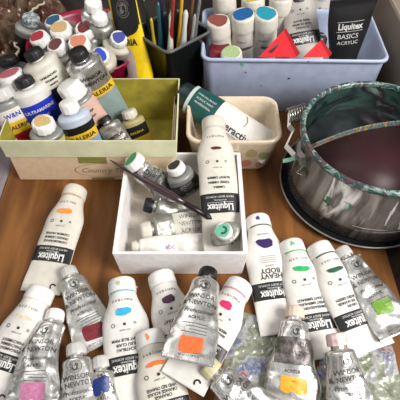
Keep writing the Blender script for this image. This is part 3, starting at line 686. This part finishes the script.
stand('dark grey tube with a black cap behind the pink capped one', (7,56), 7.6, (-21.2,12.9), BLACKP, None, mat('charcoal_shoulder', (88,88,90), .4), 1.9, 1.05, .9, [(1.2,6,DKP)], seed=59)
stand('short yellow labelled tube with off-white cap at the right of the lime box', (128,110), 4.6, (-6.6,7.4), CREAM, None, mat('tan_shoulder', (180,168,120), .45), 1.35, .85, .8, [(.7,2.2,DKP),(2.2,3.4,OLV)], tex=[(OLV,[('GALERIA',.4,0,1.5)])], seed=60)
t = stand('crumpled old foil tube with worn lettering leaning in the lime box', (103,117), 4.8, (-7.7,5.1), BLACKP, None, SILVERD, 1.35, .7, .6, [], cr=.2, tex=[(INK,[('WINSOR',.5,0,1.6),('NEWTON',.5,0,2.3),('OIL COLOUR',.3,0,3.0)])], seed=61)
f = Flat()
# ================================================================== IN THE MAGENTA BOWL AND BESIDE IT
stand('grey shouldered tube with a paint-spattered pale cap near the wrapper', (31,16), 8.6, (-22.8,21.5), mat('spattered_cap', (196,200,196), .45, var=.5, bscale=260, c2=(60,80,84)), None, SHG, 1.9, 1.05, 1.0, [(1.1,6,DKP)], seed=62)
stand('grey tube with a bright red painted cap top', (37,36), 9.2, (-17.4,16.6), CAPW, (186,42,60), SHG, 1.75, 1.1, 1.0, [(1.3,8,DKP)], seed=63)
stand('tube with a dark maroon painted cap, second red one from the left', (55,44), 8.8, (-15.0,15.4), CAPW, (104,36,42), SHG, 1.65, 1.1, 1.0, [(1.3,8,DKP)], seed=64)
stand('wide grey tube with a sandy yellow painted cap top', (59,27), 9.6, (-15.0,19.2), CAPW, (212,176,120), SHG, 2.1, 1.25, 1.1, [(1.2,8,OLV)], seed=65)
stand('tube with a blue painted cap behind the sandy capped one', (53,20), 9.2, (-17.6,22.0), CAPW, (34,90,128), SHG, 1.6, 1.15, 1.0, [(1.2,8,DKP)], seed=66)
stand('tube with a salmon orange painted cap beside the black capped silver tube', (78,41), 9.4, (-12.6,15.6), CAPW, (214,130,98), SHG, 1.7, 1.2, 1.1, [(1.2,8,mat('teal_grey_print',(96,120,116),.4))], seed=67)
stand('slim tube with a dark wine red cap in front of the tall foil tubes', (84,27), 9.8, (-12.2,18.4), CAPW, (110,26,36), SHG, 1.5, 1.1, 1.0, [(1.2,8,LBLW)], seed=68)
stand('grey shouldered tube with a royal blue dabbed cap at the bowl rim', (100,55), 8.6, (-10.9,16.0), CAPW, (40,70,196), mat('warm_grey', (186,180,164), .4), 1.75, 1.0, .8, [(1.6,8,DKP)], seed=69, neck=.1)
stand('grey tube with a pale cap edged in blue beside the yellow tube', (119,37), 9.0, (-9.2,18.9), CAPW, (70,80,160), mat('warm_grey', (186,180,164), .4), 1.8, 1.0, .8, [(1.6,8,DKP)], seed=70, neck=.1)
stand('tall foil tube with a white cap at the top edge above the bowl', (93,1), 12.4, (-13.0,19.6), CAPW, None, SILVER, 1.45, .95, 1.0, [], cr=.15, seed=71, tex=[(INK,[('WINSOR',.5,0,2.0),('& NEWTON',.5,0,2.7)])])
stand('foil tube with a white cap in front of the taller foil tube', (99,15), 11.2, (-10.2,19.2), CAPW, None, SILVERD, 1.4, .9, .9, [], cr=.15, seed=72)
stand('dim grey tube with a plain cap half hidden by the yellow tube', (115,15), 9.6, (-8.6,23.0), CAPG, None, SHG, 1.6, 1.0, .9, [(1.2,8,OLV)], seed=73)
# big yellow tube, crimp up
YB = mat('bright_yellow_plastic', (244,206,16), .35)
A = Vector((-6.9, 14.6, .6)); B = U(117,-22,14.2)
t = Tube('paint_tube', 'large bright yellow tube with black top and lilac label panel', 'paint tube', A, B, up=Vector((-.75,-1,.45)), w0=1.8, w1=2.1, t0=1.5, cap_r=1.3, cap_h=1.2, neck=0, grow=3, body=YB, cap=BLACKP, crumple=.03, seed=74)
L = t.L
b = t.art('black_panel', DKP, lambda f: (f.rect(-1.6, 2.2, L*.67, L-.2, 20, 16), f.blob(.2, L*.67, 1.75, 1.3, 2, .03)), .03)
t.art('lilac_panel', mat('lilac_print', (196,176,180), .5), lambda f: (f.rect(-2.25, .9, 1.5, L*.45, 16, 16), f.blob(-.75, L*.46, 1.5, .9, 3, .04)), .03)
t.art('lettering', DKP, lambda f: (f.text('GALERIA', 1.0, -.2, L*.545, rot=0, bold=.03, maxw=3.4), f.blob(-1.0, L*.33, .55, 1.0, 4, .1)), .06)
t.art('emblem', mat('grey_emblem', (130,126,118), .5), lambda f: f.crest(.3, L*.79, .95), .06)

# ================================================================== BRUSHES AND PENS IN THE CUP
def inbox(x, y): return Vector((-3.3+x, 17.9+y, .8))
BR_ = [
 ('paintbrush','paintbrush with a white handle leaning right in the black cup',(171,12),11.6,(-.6,-1.8),.42,(224,220,214)),
 ('marker_pen','white marker pen leaning to the right at the rim of the cup',(186,10),11.8,(.6,-1.2),.5,(206,208,206)),
 ('paintbrush','red handled brush between the white ones in the cup',(174,-4),13.5,(-1.0,-1.2),.32,(150,40,34)),
 ('paintbrush','golden yellow brush handle pointing up from the cup',(182,-6),13.6,(.3,-.4),.34,(206,158,40)),
 ('paintbrush','black lacquered brush at the back of the cup',(176,-10),14,(-.2,.6),.3,(24,24,26)),
 ('paintbrush','teal glittering brush at the left of the cup',(158,2),12.6,(-1.5,.4),.36,(34,84,92)),
 ('pen','yellow tipped dark pen at the left rim of the cup',(151,18),10.8,(-1.9,-.4),.3,(186,160,40)),
 ('paintbrush','navy blue brush beside the teal one in the cup',(160,-8),13.4,(-.9,.9),.33,(30,40,70)),
 ('paintbrush','dark green brush leaning left in the cup',(143,-2),12.2,(-1.9,.8),.32,(22,56,46)),
 ('palette_knife','dark steel blade tool leaning far left out of the cup',(133,-6),12.4,(-1.7,1.2),.34,(70,74,76)),
 ('paintbrush','silver ferruled brush leaning right towards the blue box',(200,-2),12.8,(1.6,-.2),.34,(110,112,112)),
 ('pen','clear grey plastic pen next to the blue box',(195,14),11.2,(1.4,-.9),.33,(150,150,148)),
 ('paintbrush','brown wooden brush handle at the right back of the cup',(194,-10),13.6,(1.0,.8),.33,(110,74,40)),
 ('paintbrush','black brush with pale tip in the middle of the cup',(167,-6),13.2,(-.2,-.4),.33,(36,34,34)),
]
for i, (nm, lb, px, z, (bx_, by_), r, c) in enumerate(BR_):
    brush(nm, lb, U(px[0], px[1], z), inbox(bx_, by_), r, mat('lacquer_%d' % i, c, .3, coat=.4), fl=1.6, bl=1.2, tip=.6, cat='paintbrush' if nm == 'paintbrush' else nm.replace('_', ' '))

# ================================================================== IN THE STORAGE BOX
def bl_stand(label, px, z, bot, dab, capm=None, body=None, L_extra=0, cr=1.45, tx=True, seed=80):
    A = U(px[0], px[1], z); B = Vector((bot[0], bot[1], .6))
    t = Tube('paint_tube', label, 'paint tube', A, B, up=CAM-A, w0=1.38, w1=1.5, t0=1.3, cap_r=cr, cap_h=1.9, grow=4, body=body or CREAM, cap=capm or CREAM, crumple=.04, seed=seed)
    t.topdot(dab, .78, seed)
    if tx:
        t.art('printed_text', INK, lambda f: (f.text('PVBLO', .4, .1, 3.1, rot=PI), f.text('SERIES', .2, 0, 5.4, rot=PI)), .04)
        t.art('color_swatch', INKG, lambda f: f.blob(-.3, 4.2, .8, .25, seed, .3), .045)
    return t
bl_stand('white tube with a dull red-brown painted cap in the left of the storage box', (218,20), 9.6, (3.0,19.6), (150,84,72), tx=False, seed=81)
bl_stand('white tube with a deep blue painted cap', (243,14), 10.2, (5.6,20.4), (22,98,160), seed=82)
bl_stand('white tube with a turquoise painted cap', (266,13), 10.4, (8.4,20.4), (34,156,180), seed=83)
bl_stand('white tube with a yellow painted cap at the top edge', (253,-3), 10.2, (7.2,22.4), (226,204,90), seed=84, tx=False)
bl_stand('white tube with a creamy painted cap behind the turquoise one', (281,-3), 10.2, (10.6,22.2), (206,204,176), seed=85, tx=False)
bl_stand('white tube with a greyish cap in the back left of the storage box', (224,-6), 10.4, (3.8,22.2), (210,208,196), seed=86, tx=False)
bl_stand('tube with a dark crimson cap low in the left front of the storage box', (220,46), 7.0, (2.5,17.4), (116,24,36), capm=mat('crimson_cap', (140,40,50), .4), seed=87, tx=False, cr=1.35)
bl_stand('tube with a pale green painted cap low at the front of the storage box', (231,52), 7.3, (4.6,17.0), (176,200,140), seed=88, tx=False, cr=1.3)
# grey-looking Liquitex facing the camera
A = U(294,-24,11.5); B = U(311,84,4.2)+Vector((0,3.0,0))
liquitex('greyish white tube with a black swatch facing out of the storage box', A, B, sw=(28,28,30), names=['MARS BLACK','NOIR DE MARS','SCHWARZ'], seed=89, body=GREYW, cap=CREAM, series='DEHINT', up=Vector((0,-1,.5)), w1=2.1, swk=(.95,.4))
A = U(325,-30,11.0); B = Vector((14.5, 21.6, 1.0))
liquitex('off-white tube half hidden behind the black tube', A, B, sw=(150,150,150), names=['NEUTRAL GREY'], seed=90, body=GREYW, cap=CREAM, up=Vector((0,-1,.5)))
# black tube, crimp up
A = Vector((18.0, 18.2, .9)); B = U(354,-3,12.6)
t = Tube('paint_tube', 'black tube reading basics acrylic standing crimp up in the storage box', 'paint tube', A, B, up=Vector((0,-1,.75)), w0=1.5, w1=2.6, t0=1.4, cap_r=1.4, cap_h=1.6, neck=0, grow=9, body=DKP, cap=BLACKP, crumple=.06, seed=91)
L = t.L
t.art('lettering', mat('pale_ink', (206,204,200), .5), lambda f: (f.text('Liquitex', .98, 0, L-3.2, rot=0, bold=.035, maxw=2.8), f.rect(-1.5, 1.5, L-2.67, L-2.62, 8, 1), f.rect(-1.5, 1.5, L-3.77, L-3.72, 8, 1), f.text('BASICS', .78, -.15, L-4.35, rot=0, maxw=2.9, bold=.005), f.text('ACRYLIC', .6, -.1, L-5.1, rot=0, maxw=2.8, bold=.005)), .05)
# folded red card
RC = mat('scarlet_card', (216,26,38), .4)
def redcard(label, pts, slot):
    P = [U(x, y, z) for x, y, z in pts]; c = sum(P, Vector())/len(P)
    o = empty('folded_card', c, label, 'card')
    nrm = (P[1]-P[0]).cross(P[2]-P[0]).normalized()
    if nrm.dot(CAM-c) < 0: nrm = -nrm
    vs = [p-c for p in P]+[p-c-nrm*.08 for p in P]; n = len(P)
    fs = [tuple(range(n)), tuple(reversed(range(n, 2*n)))]+[(i, (i+1) % n, (i+1) % n+n, i+n) for i in range(n)]
    fixn(new_mesh('card_panel', vs, fs, RC, o, False))
    # folded flap going back from the right edge
    v2 = [P[1]-c, P[2]-c, P[2]-c+Vector((.7,1.3,-.4)), P[1]-c+Vector((.35,.7,-.2))]
    v2 = v2+[v+Vector((-.06,0,-.05)) for v in v2]
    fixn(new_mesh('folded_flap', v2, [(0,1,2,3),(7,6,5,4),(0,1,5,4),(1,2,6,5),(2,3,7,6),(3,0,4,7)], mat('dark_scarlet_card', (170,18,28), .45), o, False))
    S3 = [U(x, y, z)-c+nrm*.03 for x, y, z in slot]
    new_mesh('printed_slot', S3, [tuple(range(len(S3)))], mat('dark_red_print', (70,18,20), .5), o, False)
redcard('bright red folded card corner beside the turquoise capped tube', [(259,57,8.0),(284,30,9.6),(296,57,8.0)], [(268,52,8.3),(278,43,8.85),(279,45,8.7),(272,53,8.25)])
redcard('smaller red folded card corner leaning by the black tube', [(303,57,8.0),(320,41,9.0),(329,57,8.0)], [(314,50,8.4),(319,45,8.7),(320,47,8.6),(316,52,8.3)])

# ================================================================== LIGHT AND CAMERA
def area(name, loc, target, sx, sy, power, c):
    l = bpy.data.lights.new(name, 'AREA'); l.shape = 'RECTANGLE'; l.size = sx; l.size_y = sy; l.energy = power; l.color = c
    o = bpy.data.objects.new(name, l); COL.objects.link(o); o.location = loc
    o.rotation_euler = (Vector(target)-Vector(loc)).to_track_quat('-Z', 'Y').to_euler(); return o
# (light sizes are in metres; locations in cm, scaled below)
area('window_light', (85, -55, 95), (0, 3, 0), .6, .6, 26, (1.0, .98, .95))
area('room_light', (-70, 50, 120), (0, 0, 0), 1.0, 1.0, 5, (1.0, .97, .93))  # added fill for the side away from the window, no such lamp
wd = bpy.data.worlds.new('room_glow'); sc.world = wd; wd.use_nodes = True
nt = wd.node_tree; bg = nt.nodes['Background']
tc = nt.nodes.new('ShaderNodeTexCoord'); sp = nt.nodes.new('ShaderNodeSeparateXYZ'); nt.links.new(tc.outputs['Generated'], sp.inputs[0])
n = nt.nodes.new('ShaderNodeTexNoise'); n.inputs['Scale'].default_value = 3.6; nt.links.new(tc.outputs['Generated'], n.inputs['Vector'])
cr = nt.nodes.new('ShaderNodeValToRGB'); e = cr.color_ramp.elements
e[0].position = .45; e[0].color = (.06,.055,.05,1); e[1].position = .57; e[1].color = (1.7,1.68,1.66,1)
nt.links.new(n.outputs['Fac'], cr.inputs['Fac']); nt.links.new(cr.outputs['Color'], bg.inputs['Color']); bg.inputs['Strength'].default_value = .5
cd = bpy.data.cameras.new('camera'); cam = bpy.data.objects.new('camera', cd); COL.objects.link(cam)
cd.sensor_width = 36; cd.sensor_height = 36; cd.sensor_fit = 'HORIZONTAL'; cd.lens = 18/math.tan(math.radians(24)); cd.clip_start = .01; cd.clip_end = 50
cam.location = CAM; cam.rotation_euler = (PI/2-PT, 0, 0); sc.camera = cam
sc.view_settings.view_transform = 'Standard'; sc.view_settings.look = 'None'; sc.view_settings.exposure = 0
for o in bpy.data.objects:
    if o.parent or 'label' not in o: continue
    n = o.name.split('.')[0]; l = o['label']; y = o.location.y
    if n == 'paint_tube':
        if 'storage box' in l or o.location.x > 2 and y > 12: g = 'tubes in the blue storage box'
        elif y > 3.9 and o.location.x < -2.8: g = 'tubes crowded in the lime box and magenta bowl'
        elif 'carton' in l and 'left of' not in l and 'below' not in l or 'brush handle' in l: g = 'tubes in the white carton'
        elif 'dish' in l: g = None
        elif 'foil' in l.split('tube')[0]: g = 'foil paint tubes on the board'
        else: g = 'white paint tubes on the board'
        if g: o['group'] = g
    elif n in ('paintbrush', 'pen', 'marker_pen', 'palette_knife') and y > 5: o['group'] = 'brushes and pens in the black cup'
    elif n == 'folded_card': o['group'] = 'red folded cards'
    elif n == 'palette_film': o['group'] = 'painted palette film pieces'
# ------------------------------------------------------------------ centimetres to metres
bpy.context.view_layer.update()
done = set()
for o in list(bpy.data.objects):
    o.location = o.location*S
    if o.type == 'MESH' and o.data.name not in done:
        done.add(o.data.name); o.data.transform(Matrix.Scale(S, 4))
bpy.context.view_layer.update()
